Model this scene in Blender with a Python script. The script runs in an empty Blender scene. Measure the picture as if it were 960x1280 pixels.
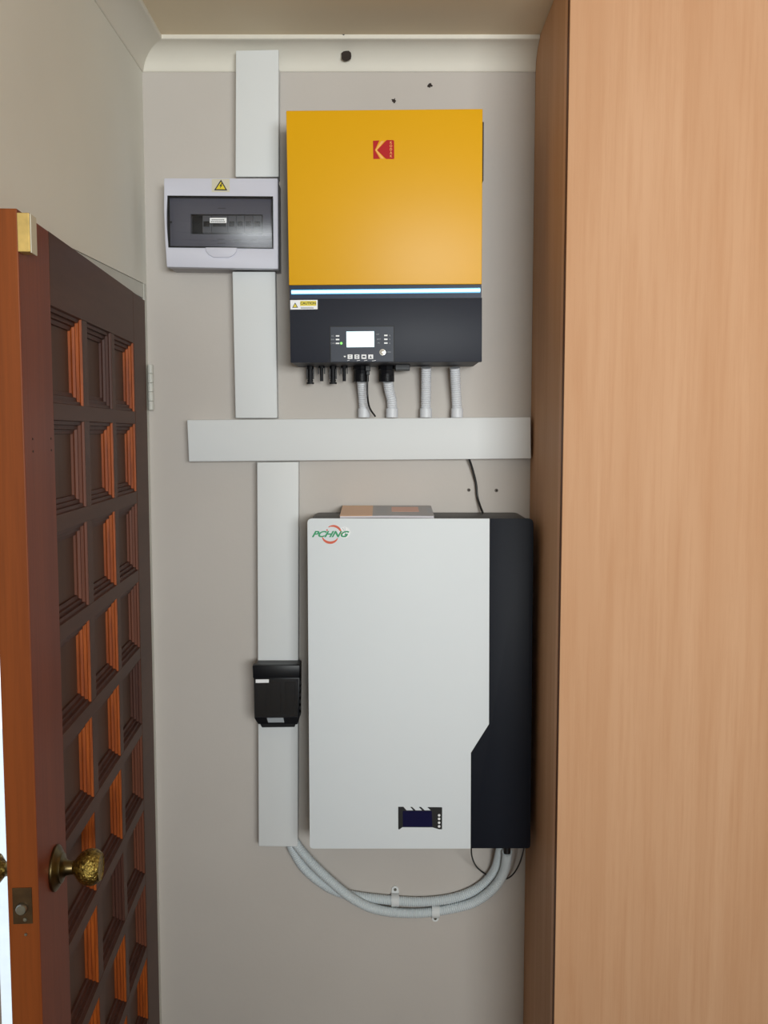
import bpy, bmesh, math, random
from mathutils import Vector, Matrix
random.seed(7)
S = bpy.context.scene
COL = S.collection
PI = math.pi

# ------------------------------------------------------------------ camera
F = 1180.0                                   # focal length in pixels of the 960x1280 frame
TH = math.atan(99 / F); CT, ST = math.cos(TH), math.sin(TH)
CZ = 1.75
cam = bpy.data.cameras.new('camera'); cam_o = bpy.data.objects.new('camera', cam); COL.objects.link(cam_o)
cam.sensor_fit = 'VERTICAL'; cam.sensor_height = 36.0; cam.lens = F / 1280 * 36
cam.clip_start = 0.02
cam_o.location = (0, 0, CZ); cam_o.rotation_euler = (PI / 2 - TH, 0, 0)
S.camera = cam_o

# ------------------------------------------------------------------ world, lights, exposure
S.view_settings.view_transform = 'Standard'
S.view_settings.look = 'None'
S.view_settings.gamma = 1.0
S.view_settings.use_curve_mapping = False
S.view_settings.exposure = 0.0
W = bpy.data.worlds.new('sky'); S.world = W; W.use_nodes = True
bg = W.node_tree.nodes['Background']
bg.inputs[0].default_value = (0.80, 0.90, 1.0, 1); bg.inputs[1].default_value = 1.6

def area(name, loc, rot, sx, sy, power, col):
    l = bpy.data.lights.new(name, 'AREA'); l.shape = 'RECTANGLE'; l.size = sx; l.size_y = sy
    l.energy = power; l.color = col
    o = bpy.data.objects.new(name, l); COL.objects.link(o); o.location = loc; o.rotation_euler = rot
    return o
# daylight entering through the big window behind the photographer
wl = area('window_daylight', (1.0, -2.50, 1.95), (PI / 2 + 0.03, 0, 0.10), 1.7, 0.75, 29, (0.945, 0.99, 0.99))
wl.data.spread = math.radians(80)

# ------------------------------------------------------------------ projection helpers
def P(u, v, Y):
    """pixel (u, v) of the frame -> world point on the plane y = Y"""
    a = (u - 480) / F; b = (640 - v) / F
    y = CT + ST * b; z = -ST + CT * b
    return Vector((a * Y / y, Y, CZ + z * Y / y))
def XZ(u, v, Y):
    p = P(u, v, Y); return (p.x, p.z)

# ------------------------------------------------------------------ materials
def lin(c):
    def g(x):
        x /= 255.0
        return x / 12.92 if x <= 0.04045 else ((x + 0.055) / 1.055) ** 2.4
    return (g(c[0]), g(c[1]), g(c[2]), 1.0)
MATS = {}
def mat(name, rgb, rough=0.5, metal=0.0, var=0.04, scale=8.0, bump=0.0, bscale=60.0, emit=None, estr=0.0, spec=0.5, coat=0.0, stretch=(1, 1, 1)):
    m = bpy.data.materials.new(name); m.use_nodes = True
    nt = m.node_tree; n = nt.nodes; L = nt.links
    b = n['Principled BSDF']
    b.inputs['Roughness'].default_value = rough; b.inputs['Metallic'].default_value = metal
    b.inputs['Specular IOR Level'].default_value = spec
    b.inputs['Coat Weight'].default_value = coat
    c = lin(rgb)
    tc = n.new('ShaderNodeTexCoord'); mp = n.new('ShaderNodeMapping'); mp.inputs['Scale'].default_value = stretch
    L.new(tc.outputs['Object'], mp.inputs[0])
    nz = n.new('ShaderNodeTexNoise'); nz.inputs['Scale'].default_value = scale; nz.inputs['Detail'].default_value = 4
    L.new(mp.outputs[0], nz.inputs['Vector'])
    cr = n.new('ShaderNodeValToRGB')
    cr.color_ramp.elements[0].position = 0.3; cr.color_ramp.elements[1].position = 0.7
    cr.color_ramp.elements[0].color = tuple(max(0, x * (1 - var)) for x in c[:3]) + (1,)
    cr.color_ramp.elements[1].color = tuple(min(1, x * (1 + var)) for x in c[:3]) + (1,)
    L.new(nz.outputs['Fac'], cr.inputs[0]); L.new(cr.outputs[0], b.inputs['Base Color'])
    if bump:
        n2 = n.new('ShaderNodeTexNoise'); n2.inputs['Scale'].default_value = bscale; n2.inputs['Detail'].default_value = 5
        L.new(mp.outputs[0], n2.inputs['Vector'])
        bp = n.new('ShaderNodeBump'); bp.inputs['Strength'].default_value = bump; bp.inputs['Distance'].default_value = 0.003
        L.new(n2.outputs['Fac'], bp.inputs['Height']); L.new(bp.outputs[0], b.inputs['Normal'])
    if emit:
        b.inputs['Emission Color'].default_value = lin(emit); b.inputs['Emission Strength'].default_value = estr
    MATS[name] = m
    return m
def wood(name, rgb_a, rgb_b, rgb_line, rough, grain=(30, 30, 1.2), axis_line=0.35, coat=0.0, blotch=1.2, spec=0.4):
    """vertical-grained wood: broad blotches, fine streaks, darker pores"""
    m = bpy.data.materials.new(name); m.use_nodes = True
    nt = m.node_tree; n = nt.nodes; L = nt.links; b = n['Principled BSDF']
    b.inputs['Roughness'].default_value = rough; b.inputs['Coat Weight'].default_value = coat
    b.inputs['Coat Roughness'].default_value = 0.25; b.inputs['Specular IOR Level'].default_value = spec
    tc = n.new('ShaderNodeTexCoord')
    m1 = n.new('ShaderNodeMapping'); m1.inputs['Scale'].default_value = (grain[0] * 0.25, grain[1] * 0.25, grain[2] * 0.5)
    m2 = n.new('ShaderNodeMapping'); m2.inputs['Scale'].default_value = grain
    L.new(tc.outputs['Object'], m1.inputs[0]); L.new(tc.outputs['Object'], m2.inputs[0])
    a = n.new('ShaderNodeTexNoise'); a.inputs['Scale'].default_value = blotch; a.inputs['Detail'].default_value = 3; a.inputs['Distortion'].default_value = 0.6
    s = n.new('ShaderNodeTexNoise'); s.inputs['Scale'].default_value = 4.0; s.inputs['Detail'].default_value = 8; s.inputs['Roughness'].default_value = 0.7
    L.new(m1.outputs[0], a.inputs['Vector']); L.new(m2.outputs[0], s.inputs['Vector'])
    c1 = n.new('ShaderNodeValToRGB'); c1.color_ramp.elements[0].position = 0.35; c1.color_ramp.elements[1].position = 0.65
    c1.color_ramp.elements[0].color = lin(rgb_a); c1.color_ramp.elements[1].color = lin(rgb_b)
    L.new(a.outputs['Fac'], c1.inputs[0])
    c2 = n.new('ShaderNodeValToRGB'); c2.color_ramp.elements[0].position = 0.45; c2.color_ramp.elements[1].position = 0.75
    c2.color_ramp.elements[0].color = (0, 0, 0, 1); c2.color_ramp.elements[1].color = (axis_line,) * 3 + (1,)
    L.new(s.outputs['Fac'], c2.inputs[0])
    mx = n.new('ShaderNodeMix'); mx.data_type = 'RGBA'
    L.new(c2.outputs[0], mx.inputs['Factor']); L.new(c1.outputs[0], mx.inputs['A']); mx.inputs['B'].default_value = lin(rgb_line)
    L.new(mx.outputs['Result'], b.inputs['Base Color'])
    bp = n.new('ShaderNodeBump'); bp.inputs['Strength'].default_value = 0.08; bp.inputs['Distance'].default_value = 0.001
    L.new(s.outputs['Fac'], bp.inputs['Height']); L.new(bp.outputs[0], b.inputs['Normal'])
    MATS[name] = m
    return m
def wall_paint(name, rgb, rough=0.75):
    """painted plaster: roller texture, faint scuffs and hand marks"""
    m = bpy.data.materials.new(name); m.use_nodes = True
    nt = m.node_tree; n = nt.nodes; L = nt.links; b = n['Principled BSDF']
    b.inputs['Roughness'].default_value = rough; b.inputs['Specular IOR Level'].default_value = 0.35
    tc = n.new('ShaderNodeTexCoord')
    big = n.new('ShaderNodeTexNoise'); big.inputs['Scale'].default_value = 2.2; big.inputs['Detail'].default_value = 3
    L.new(tc.outputs['Object'], big.inputs['Vector'])
    c1 = n.new('ShaderNodeValToRGB'); c1.color_ramp.elements[0].position = 0.35; c1.color_ramp.elements[1].position = 0.65
    c = lin(rgb)
    c1.color_ramp.elements[0].color = (c[0] * 0.96, c[1] * 0.955, c[2] * 0.95, 1); c1.color_ramp.elements[1].color = (c[0] * 1.02, c[1] * 1.02, c[2] * 1.02, 1)
    L.new(big.outputs['Fac'], c1.inputs[0])
    mk = n.new('ShaderNodeTexNoise'); mk.inputs['Scale'].default_value = 13; mk.inputs['Detail'].default_value = 6; mk.inputs['Roughness'].default_value = 0.75
    L.new(tc.outputs['Object'], mk.inputs['Vector'])
    c2 = n.new('ShaderNodeValToRGB'); c2.color_ramp.elements[0].position = 0.69; c2.color_ramp.elements[1].position = 0.78
    c2.color_ramp.elements[0].color = (0, 0, 0, 1); c2.color_ramp.elements[1].color = (0.22, 0.22, 0.22, 1)
    L.new(mk.outputs['Fac'], c2.inputs[0])
    mx = n.new('ShaderNodeMix'); mx.data_type = 'RGBA'
    L.new(c2.outputs[0], mx.inputs['Factor']); L.new(c1.outputs[0], mx.inputs['A']); mx.inputs['B'].default_value = (c[0] * 0.6, c[1] * 0.57, c[2] * 0.55, 1)
    L.new(mx.outputs['Result'], b.inputs['Base Color'])
    ft = n.new('ShaderNodeTexNoise'); ft.inputs['Scale'].default_value = 90; ft.inputs['Detail'].default_value = 4
    L.new(tc.outputs['Object'], ft.inputs['Vector'])
    ad = n.new('ShaderNodeMath'); ad.operation = 'MULTIPLY_ADD'; ad.inputs[1].default_value = 0.25
    L.new(ft.outputs['Fac'], ad.inputs[0]); L.new(big.outputs['Fac'], ad.inputs[2])
    bp = n.new('ShaderNodeBump'); bp.inputs['Strength'].default_value = 0.25; bp.inputs['Distance'].default_value = 0.004
    L.new(ad.outputs[0], bp.inputs['Height']); L.new(bp.outputs[0], b.inputs['Normal'])
    MATS[name] = m
    return m
def smoked(name, tint, gl=0.07):
    m = bpy.data.materials.new(name); m.use_nodes = True
    nt = m.node_tree; n = nt.nodes; L = nt.links
    n.remove(n['Principled BSDF']); out = n['Material Output']
    t = n.new('ShaderNodeBsdfTransparent'); t.inputs[0].default_value = tint
    g = n.new('ShaderNodeBsdfGlossy'); g.inputs['Roughness'].default_value = 0.3
    fr = n.new('ShaderNodeFresnel'); fr.inputs[0].default_value = 1.45
    ad = n.new('ShaderNodeMath'); ad.operation = 'ADD'; ad.inputs[1].default_value = gl - 0.04
    L.new(fr.outputs[0], ad.inputs[0])
    mx = n.new('ShaderNodeMixShader'); L.new(ad.outputs[0], mx.inputs[0]); L.new(t.outputs[0], mx.inputs[1]); L.new(g.outputs[0], mx.inputs[2])
    L.new(mx.outputs[0], out.inputs[0])
    MATS[name] = m
    return m

M_wall = wall_paint('wall_paint', (199, 192, 185))
M_wall2 = wall_paint('side_wall_paint', (232, 230, 220))
M_ceil = wall_paint('ceiling_paint', (238, 222, 194))
M_corn = wall_paint('cornice_paint', (228, 223, 211), 0.6)
M_jamb = mat('jamb_paint', (205, 204, 195), 0.5, var=0.05, scale=14, bump=0.15, bscale=40)
M_floor = wood('floor_laminate', (80, 62, 50), (70, 54, 44), (50, 38, 30), 0.45)
M_ward = wood('light_laminate', (210, 165, 129), (202, 155, 118), (190, 138, 98), 0.55, grain=(26, 26, 0.9), axis_line=0.5, blotch=2.2, spec=0.08)
M_wardedge = wood('laminate_edge', (165, 108, 70), (150, 96, 60), (120, 75, 45), 0.5)
M_warddark = wood('dark_laminate_edge', (120, 74, 44), (108, 66, 38), (86, 50, 30), 0.5, spec=0.1)
M_wardlip = wood('lipping', (226, 176, 136), (218, 168, 128), (196, 142, 104), 0.5, spec=0.2)
M_stile = wood('varnished_stile', (134, 70, 47), (120, 61, 42), (90, 45, 32), 0.4, grain=(40, 40, 1.5), coat=0.0, spec=0.1)
M_rail = wood('varnished_rail', (88, 57, 44), (80, 51, 39), (60, 36, 28), 0.4, grain=(3, 3, 22), coat=0.0, spec=0.08)
M_edge = wood('door_edge_wood', (140, 72, 28), (116, 56, 20), (84, 40, 16), 0.45, grain=(40, 40, 1.2), coat=0.0, spec=0.2)
M_panel = wood('door_panel_wood', (94, 68, 55), (84, 60, 49), (68, 47, 38), 0.42, grain=(30, 30, 1.5), coat=0.0, spec=0.08)
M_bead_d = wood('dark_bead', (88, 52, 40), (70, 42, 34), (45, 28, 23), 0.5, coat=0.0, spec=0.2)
M_bead_o = wood('lit_orange_bead', (176, 88, 28), (134, 60, 18), (84, 38, 12), 0.5, grain=(90, 90, 5), axis_line=0.8, coat=0.0, spec=0.2)  # only on camera-facing bead sides: the light they catch is put into the colour
M_bead_m = wood('lit_brown_bead', (120, 68, 46), (98, 56, 40), (60, 36, 27), 0.5, coat=0.0, spec=0.2)  # weaker version of the painted-in light on the same bead side
M_brass = mat('aged_brass', (150, 128, 66), 0.34, 1.0, var=0.75, scale=240, bump=1.0, bscale=260)
M_brass2 = mat('catch_brass', (205, 175, 105), 0.5, 0.6, var=0.15, scale=50)
M_bronze = mat('dark_bronze', (105, 90, 60), 0.35, 1.0, var=0.2, scale=40)
M_plate = mat('tarnished_plate', (78, 58, 34), 0.5, 0.6, var=0.25, scale=60)
M_steel = mat('worn_steel', (150, 150, 140), 0.35, 1.0, var=0.1)
M_trunk = mat('white_plastic_trunking', (225, 227, 227), 0.5, var=0.012, scale=3, spec=0.2)
M_trunkb = mat('white_plastic_channel', (214, 216, 216), 0.5, var=0.01, scale=3, spec=0.2)
M_yel = mat('yellow_enamel', (231, 171, 10), 0.4, var=0.015, scale=3, spec=0.3)
M_red = mat('red_print', (184, 28, 30), 0.5, spec=0.2)
M_peach = mat('pale_orange_print', (246, 178, 90), 0.45)
M_blk = mat('black_enamel', (40, 43, 53), 0.5, var=0.04, scale=5, spec=0.25)
M_blk2 = mat('black_plastic', (17, 18, 22), 0.4, var=0.05, spec=0.3)
M_strip = mat('dark_blue_strip', (30, 44, 68), 0.4, var=0.05, spec=0.25)
M_ctrl = mat('control_membrane', (52, 57, 69), 0.4, var=0.02, spec=0.25)
M_line = mat('dark_gap', (14, 14, 17), 0.6)
M_wht = mat('white_print', (246, 247, 248), 0.5, var=0.01)
M_grey = mat('grey_print', (150, 155, 160), 0.5)
M_led = mat('cyan_light_bar', (200, 240, 255), 0.4, emit=(150, 222, 250), estr=1.7)
M_lede = mat('cyan_glow_edge', (90, 170, 215), 0.4, emit=(60, 150, 205), estr=0.6)
M_lcd = mat('lcd_screen', (205, 235, 245), 0.3, emit=(205, 236, 246), estr=0.95)
M_lcdg = mat('lcd_digits', (170, 205, 215), 0.3, emit=(180, 215, 222), estr=0.8)
M_green = mat('green_indicator', (120, 230, 90), 0.3, emit=(120, 240, 90), estr=1.2)
M_silver = mat('silver_button', (210, 205, 195), 0.3, 0.7)
M_hazy = mat('yellow_sign', (236, 214, 40), 0.45)
M_sticker = mat('cream_sticker', (214, 208, 186), 0.5)
M_black = mat('black_print', (22, 22, 22), 0.5)
M_conduit = mat('grey_flexible_conduit', (222, 224, 228), 0.45, var=0.03, scale=20)
M_hose = mat('pale_grey_hose', (208, 216, 219), 0.45, var=0.03, scale=20)
M_box = mat('lavender_white_plastic', (212, 212, 224), 0.45, var=0.01, spec=0.25)
M_boxb = mat('grey_box_body', (178, 176, 180), 0.5, var=0.02)
M_smoke = smoked('smoked_window', (0.48, 0.485, 0.51, 1), 0.06)
M_smoke2 = smoked('black_smoked_cover', (0.5, 0.5, 0.53, 1), 0.06)
M_brk = mat('breaker_white', (190, 192, 195), 0.5)
M_batw = mat('white_powder_coat', (229, 234, 237), 0.55, var=0.008, scale=3, spec=0.15)
M_batb = mat('anthracite_powder_coat', (25, 28, 36), 0.5, spec=0.15, var=0.05, scale=6, bump=0.06, bscale=700)
M_batc = mat('grey_battery_case', (68, 69, 71), 0.5, var=0.04, scale=12)
M_navy = mat('navy_display', (22, 22, 60), 0.22)
M_gtxt = mat('green_lettering', (20, 150, 95), 0.45)
M_otxt = mat('orange_lettering', (214, 88, 52), 0.45)
M_cable = mat('black_cable', (16, 16, 18), 0.4)
M_paper = mat('page_edges', (205, 200, 205), 0.7, var=0.1, scale=90, stretch=(0.1, 1, 12))
M_covo = mat('orange_cover', (236, 180, 128), 0.28)
M_covg = mat('grey_cover', (150, 148, 152), 0.28)
M_covr = mat('salmon_print', (226, 158, 128), 0.28)
M_hole = mat('hole_dark', (44, 32, 26), 0.8)
M_plug = mat('wall_plug_grey', (112, 104, 98), 0.7)
M_out = mat('outside_white_wall', (232, 236, 240), 0.8)
M_ground = mat('outside_paving', (228, 230, 230), 0.8)

# ------------------------------------------------------------------ object helpers
def tag(o, label=None, cat=None, group=None, kind=None):
    if label: o['label'] = label
    if cat: o['category'] = cat
    if group: o['group'] = group
    if kind: o['kind'] = kind
    return o
def thing(name, label, cat, loc, group=None):
    o = bpy.data.objects.new(name, None); o.empty_display_size = 0.05; COL.objects.link(o)
    o.location = loc
    return tag(o, label, cat, group)
def offset_of(parent):
    v = Vector((0, 0, 0))
    while parent is not None:
        v += parent.location; parent = parent.parent
    return v
def mesh_obj(name, bm, m, parent=None, label=None, smooth=None, origin=None):
    """bm is in world coordinates; m is a material or a list"""
    off = offset_of(parent)
    if origin is None and parent is None:
        xs = [v.co for v in bm.verts]
        lo = Vector([min(c[i] for c in xs) for i in range(3)]); hi = Vector([max(c[i] for c in xs) for i in range(3)])
        origin = Vector(((lo.x + hi.x) / 2, (lo.y + hi.y) / 2, lo.z))
    loc = Vector((0, 0, 0))
    if parent is None: off = Vector(origin); loc = off
    bmesh.ops.translate(bm, verts=bm.verts, vec=-off)
    bmesh.ops.recalc_face_normals(bm, faces=bm.faces)
    if smooth is not None:
        for f in bm.faces: f.smooth = True
        for e in bm.edges:
            if len(e.link_faces) == 2 and e.calc_face_angle(0) > math.radians(smooth): e.smooth = False
    me = bpy.data.meshes.new(name); bm.to_mesh(me); bm.free()
    for k in (m if isinstance(m, (list, tuple)) else [m]): me.materials.append(k)
    o = bpy.data.objects.new(name, me); COL.objects.link(o); o.location = loc
    if parent: o.parent = parent
    if label: o['label'] = label
    return o
def struct(name, bm, m, label, smooth=None):
    return tag(mesh_obj(name, bm, m, None, None, smooth), label, kind='structure')
def bev(bm, w, seg=2, edges=None, angle=30):
    if w <= 0: return
    es = edges if edges is not None else [e for e in bm.edges if len(e.link_faces) == 2 and e.calc_face_angle(0) > math.radians(angle)]
    bmesh.ops.bevel(bm, geom=es, offset=w, segments=seg, affect='EDGES', profile=0.5, clamp_overlap=True)
def add_box(bm, x0, x1, y0, y1, z0, z1, b=0, seg=2, mi=0):
    t = bmesh.new()
    vs = [t.verts.new((x, y, z)) for x in (x0, x1) for y in (y0, y1) for z in (z0, z1)]
    for f in ((0, 1, 3, 2), (4, 6, 7, 5), (0, 4, 5, 1), (2, 3, 7, 6), (0, 2, 6, 4), (1, 5, 7, 3)): t.faces.new([vs[i] for i in f])
    bmesh.ops.recalc_face_normals(t, faces=t.faces)
    bev(t, b, seg)
    for f in t.faces: f.material_index = mi
    merge(bm, t)
def merge(bm, t, M=None):
    if M is not None: bmesh.ops.transform(t, matrix=M, verts=t.verts)
    mp = {}
    for v in t.verts: mp[v] = bm.verts.new(v.co)
    for f in t.faces:
        try:
            g = bm.faces.new([mp[v] for v in f.verts]); g.material_index = f.material_index; g.smooth = f.smooth
        except ValueError: pass
    t.free()
def box(x0, x1, y0, y1, z0, z1, b=0, seg=2):
    bm = bmesh.new(); add_box(bm, x0, x1, y0, y1, z0, z1, b, seg); return bm
def add_prism(bm, pts, yf, yb, b=0, seg=2, mi=0):
    """pts: list of (x, z); extruded from y = yf to y = yb"""
    t = bmesh.new()
    A = [t.verts.new((x, yf, z)) for x, z in pts]; B = [t.verts.new((x, yb, z)) for x, z in pts]
    n = len(pts)
    t.faces.new(A); t.faces.new(B[::-1])
    for i in range(n): t.faces.new([A[i], B[i], B[(i + 1) % n], A[(i + 1) % n]])
    bmesh.ops.recalc_face_normals(t, faces=t.faces)
    bev(t, b, seg)
    for f in t.faces: f.material_index = mi
    merge(bm, t)
def prism(pts, yf, yb, b=0, seg=2):
    bm = bmesh.new(); add_prism(bm, pts, yf, yb, b, seg); return bm
def px(pts, Y):
    return [XZ(u, v, Y) for u, v in pts]
def rect(u0, v0, u1, v1):
    return [(u0, v0), (u1, v0), (u1, v1), (u0, v1)]
def pxprism(pts, Y, yf, yb, b=0, seg=2):
    return prism(px(pts, Y), yf, yb, b, seg)
def frame_of(d):
    d = d.normalized(); u = d.orthogonal().normalized()
    return u, d.cross(u)
def catmull(pts, n=12):
    pts = [Vector(p) for p in pts]; out = []
    q = [pts[0] * 2 - pts[1]] + pts + [pts[-1] * 2 - pts[-2]]
    for i in range(1, len(q) - 2):
        for k in range(n):
            t = k / n; a, b, c, d = q[i - 1:i + 3]
            out.append(0.5 * ((2 * b) + (c - a) * t + (2 * a - 5 * b + 4 * c - d) * t * t + (3 * b - a - 3 * c + d) * t ** 3))
    out.append(pts[-1]); return out
def resample(path, step):
    out = [path[0].copy()]; acc = 0
    for a, b in zip(path, path[1:]):
        L = (b - a).length
        while acc + L >= step:
            t = (step - acc) / L; a = a.lerp(b, t); out.append(a.copy()); L = (b - a).length; acc = 0
        acc += L
    return out
def add_tube(bm, path, radii, n=14, cap=True):
    t = bmesh.new(); rings = []
    u = None
    for i, p in enumerate(path):
        d = (path[min(i + 1, len(path) - 1)] - path[max(i - 1, 0)]).normalized()
        if u is None: u = d.orthogonal().normalized()
        u = (u - d * u.dot(d)).normalized(); w = d.cross(u)
        r = radii[i] if isinstance(radii, (list, tuple)) else radii
        rings.append([t.verts.new(p + (u * math.cos(k * 2 * PI / n) + w * math.sin(k * 2 * PI / n)) * r) for k in range(n)])
    for a, b in zip(rings, rings[1:]):
        for k in range(n): t.faces.new([a[k], a[(k + 1) % n], b[(k + 1) % n], b[k]])
    if cap: t.faces.new(rings[0][::-1]); t.faces.new(rings[-1])
    merge(bm, t)
def corrugated(pts, r, pitch=0.0042, depth=0.0009):
    bm = bmesh.new()
    path = resample(catmull(pts, 16), pitch / 4)
    rr = [r - depth * (0, 0.2, 1, 0.8)[i % 4] for i in range(len(path))]
    add_tube(bm, path, rr, 16)
    return bm
def add_lathe(bm, prof, origin, axis, n=24, mi=0):
    """prof: (distance along axis, radius)"""
    axis = Vector(axis).normalized(); u, w = frame_of(axis); origin = Vector(origin)
    t = bmesh.new(); rings = []
    for h, r in prof:
        if r < 1e-6: rings.append([t.verts.new(origin + axis * h)])
        else: rings.append([t.verts.new(origin + axis * h + (u * math.cos(k * 2 * PI / n) + w * math.sin(k * 2 * PI / n)) * r) for k in range(n)])
    for a, b in zip(rings, rings[1:]):
        for k in range(n):
            k2 = (k + 1) % n
            if len(a) == 1 and len(b) == 1: continue
            if len(a) == 1: t.faces.new([a[0], b[k2], b[k]])
            elif len(b) == 1: t.faces.new([a[k], a[k2], b[0]])
            else: t.faces.new([a[k], a[k2], b[k2], b[k]])
    if len(rings[0]) > 1: t.faces.new(rings[0][::-1])
    if len(rings[-1]) > 1: t.faces.new(rings[-1])
    for f in t.faces: f.material_index = mi
    merge(bm, t)
def lathe(prof, origin, axis, n=24):
    bm = bmesh.new(); add_lathe(bm, prof, origin, axis, n); return bm
def add_text(bm, body, x, y, z, size, shear=0.0, align='CENTER', sx=1.0, bold=0.0, thick=0.0003, mi=0, space=1.0):
    """upright lettering facing -y, centred on (x, z) in front of plane y"""
    cu = bpy.data.curves.new('t', 'FONT'); cu.body = body; cu.size = size; cu.shear = shear; cu.offset = bold; cu.space_character = space
    cu.align_x = align; cu.align_y = 'CENTER'; cu.extrude = thick / 2; cu.resolution_u = 3
    o = bpy.data.objects.new('t', cu); COL.objects.link(o)
    dg = bpy.context.evaluated_depsgraph_get(); me = bpy.data.meshes.new_from_object(o.evaluated_get(dg))
    t = bmesh.new(); t.from_mesh(me)
    for v in t.verts: v.co = Vector((x + v.co.x * sx, y - thick / 2 - v.co.z, z + v.co.y))
    for f in t.faces: f.material_index = mi
    bpy.data.objects.remove(o); bpy.data.curves.remove(cu); bpy.data.meshes.remove(me)
    merge(bm, t)

# ------------------------------------------------------------------ the room
WY = 2.03                    # back wall
WX = -0.502                  # left wall
CH = 2.55                    # ceiling height
RX = 2.9; FY = -2.6          # right wall and the window wall behind the photographer
CC = 0.0535                  # cornice projection
struct('floor', box(WX - 0.12, RX + 0.1, FY - 0.12, WY + 0.1, -0.08, 0), M_floor, 'brown laminate floor of the room')
struct('ceiling', box(WX - 0.12, RX + 0.1, FY - 0.12, WY + 0.1, CH, CH + 0.08), M_ceil, 'painted beige ceiling above the cornice')
wall_back = struct('wall_back', box(WX - 0.12, RX + 0.1, WY, WY + 0.12, 0, CH), M_wall, 'beige painted wall carrying the inverter and battery')
struct('wall_right', box(RX, RX + 0.1, FY, WY, 0, CH), M_wall2, 'plain painted wall on the right side of the room')
# left wall with the door opening
DY0, DY1, DZ = 1.17, 2.03, 2.062
bm = bmesh.new()
add_box(bm, WX - 0.12, WX, FY, DY0, 0, CH)
t_ = bmesh.new()
a_ = [t_.verts.new((WX - 0.12, y, z)) for y, z in ((DY0, 2.034), (DY1, DZ), (DY1, CH), (DY0, CH))]; b_ = [t_.verts.new((WX, v.co.y, v.co.z)) for v in a_]
t_.faces.new(a_); t_.faces.new(b_[::-1])
for i in range(4): t_.faces.new([a_[i], b_[i], b_[(i + 1) % 4], a_[(i + 1) % 4]])
merge(bm, t_)
struct('wall_left', bm, M_wall2, 'beige painted wall above and beside the open door')
# painted timber frame round the opening
bm = bmesh.new()
add_box(bm, WX - 0.11, WX - 0.0005, 2.0085, 2.03, 0, DZ, 0.001)
t_ = bmesh.new()
a_ = [t_.verts.new((WX - 0.11, y, z)) for y, z in ((DY0, 2.0305), (2.0085, 2.0305), (2.0085, 2.0605), (DY0, 2.0335))]; b_ = [t_.verts.new((WX - 0.0015, v.co.y, v.co.z)) for v in a_]
t_.faces.new(a_); t_.faces.new(b_[::-1])
for i in range(4): t_.faces.new([a_[i], b_[i], b_[(i + 1) % 4], a_[(i + 1) % 4]])
merge(bm, t_)
add_box(bm, WX - 0.11, WX - 0.0015, DY0, DY0 + 0.014, 0, 2.030, 0.001)
struct('trim_3', bm, M_jamb, 'cream painted door frame between the wooden door and back wall')
# window wall behind the photographer
bm = bmesh.new()
wx0, wx1, wz0, wz1 = 0.1, 1.8, 1.6, 2.4
add_box(bm, WX - 0.12, wx0, FY - 0.12, FY, 0, CH); add_box(bm, wx1, RX + 0.1, FY - 0.12, FY, 0, CH)
add_box(bm, wx0, wx1, FY - 0.12, FY, 0, wz0); add_box(bm, wx0, wx1, FY - 0.12, FY, wz1, CH)
struct('wall_front', bm, M_wall2, 'painted wall with the window behind the photographer')
bm = bmesh.new()
for a, b in ((wx0, wx0 + 0.05), (wx1 - 0.05, wx1), ((wx0 + wx1) / 2 - 0.025, (wx0 + wx1) / 2 + 0.025)): add_box(bm, a, b, FY - 0.08, FY - 0.03, wz0, wz1)
for a, b in ((wz0, wz0 + 0.05), (wz1 - 0.05, wz1)): add_box(bm, wx0 + 0.05, wx1 - 0.05, FY - 0.08, FY - 0.03, a, b)
struct('window_1', bm, M_jamb, 'white window frame behind the photographer')

# cornice: small fillet, cove, small fillet
def cove_profile():
    R = 0.0445; p = [(0, 0), (CC, 0), (CC, 0.0075), (CC - 0.002, 0.0088)]
    for i in range(1, 12):
        a = math.radians(90 - i * 7.7); p.append((CC - R * math.cos(a) - 0.0055 * i / 11, CC - R * math.sin(a)))
    p += [(0.0028, CC - 0.001), (0.0020, CC), (0, CC)]
    return p
prof = cove_profile()
bm = bmesh.new()
A = [bm.verts.new((WX + p, WY - p, CH - q)) for p, q in prof]; B = [bm.verts.new((0.3144, WY - p, CH - q)) for p, q in prof]
n = len(prof)
for i in range(n): bm.faces.new([A[i], A[(i + 1) % n], B[(i + 1) % n], B[i]])
bm.faces.new(A[::-1]); bm.faces.new(B)
trim_back = struct('trim_1', bm, M_corn, 'cream cove cornice along the top of the back wall', smooth=25)
bm = bmesh.new()
A = [bm.verts.new((WX + p, WY - p, CH - q)) for p, q in prof]; B = [bm.verts.new((WX + p, FY, CH - q)) for p, q in prof]
for i in range(n): bm.faces.new([A[i], B[i], B[(i + 1) % n], A[(i + 1) % n]])
bm.faces.new(A); bm.faces.new(B[::-1])
struct('trim_2', bm, M_corn, 'cream cove cornice along the top of the left wall', smooth=25)

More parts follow.
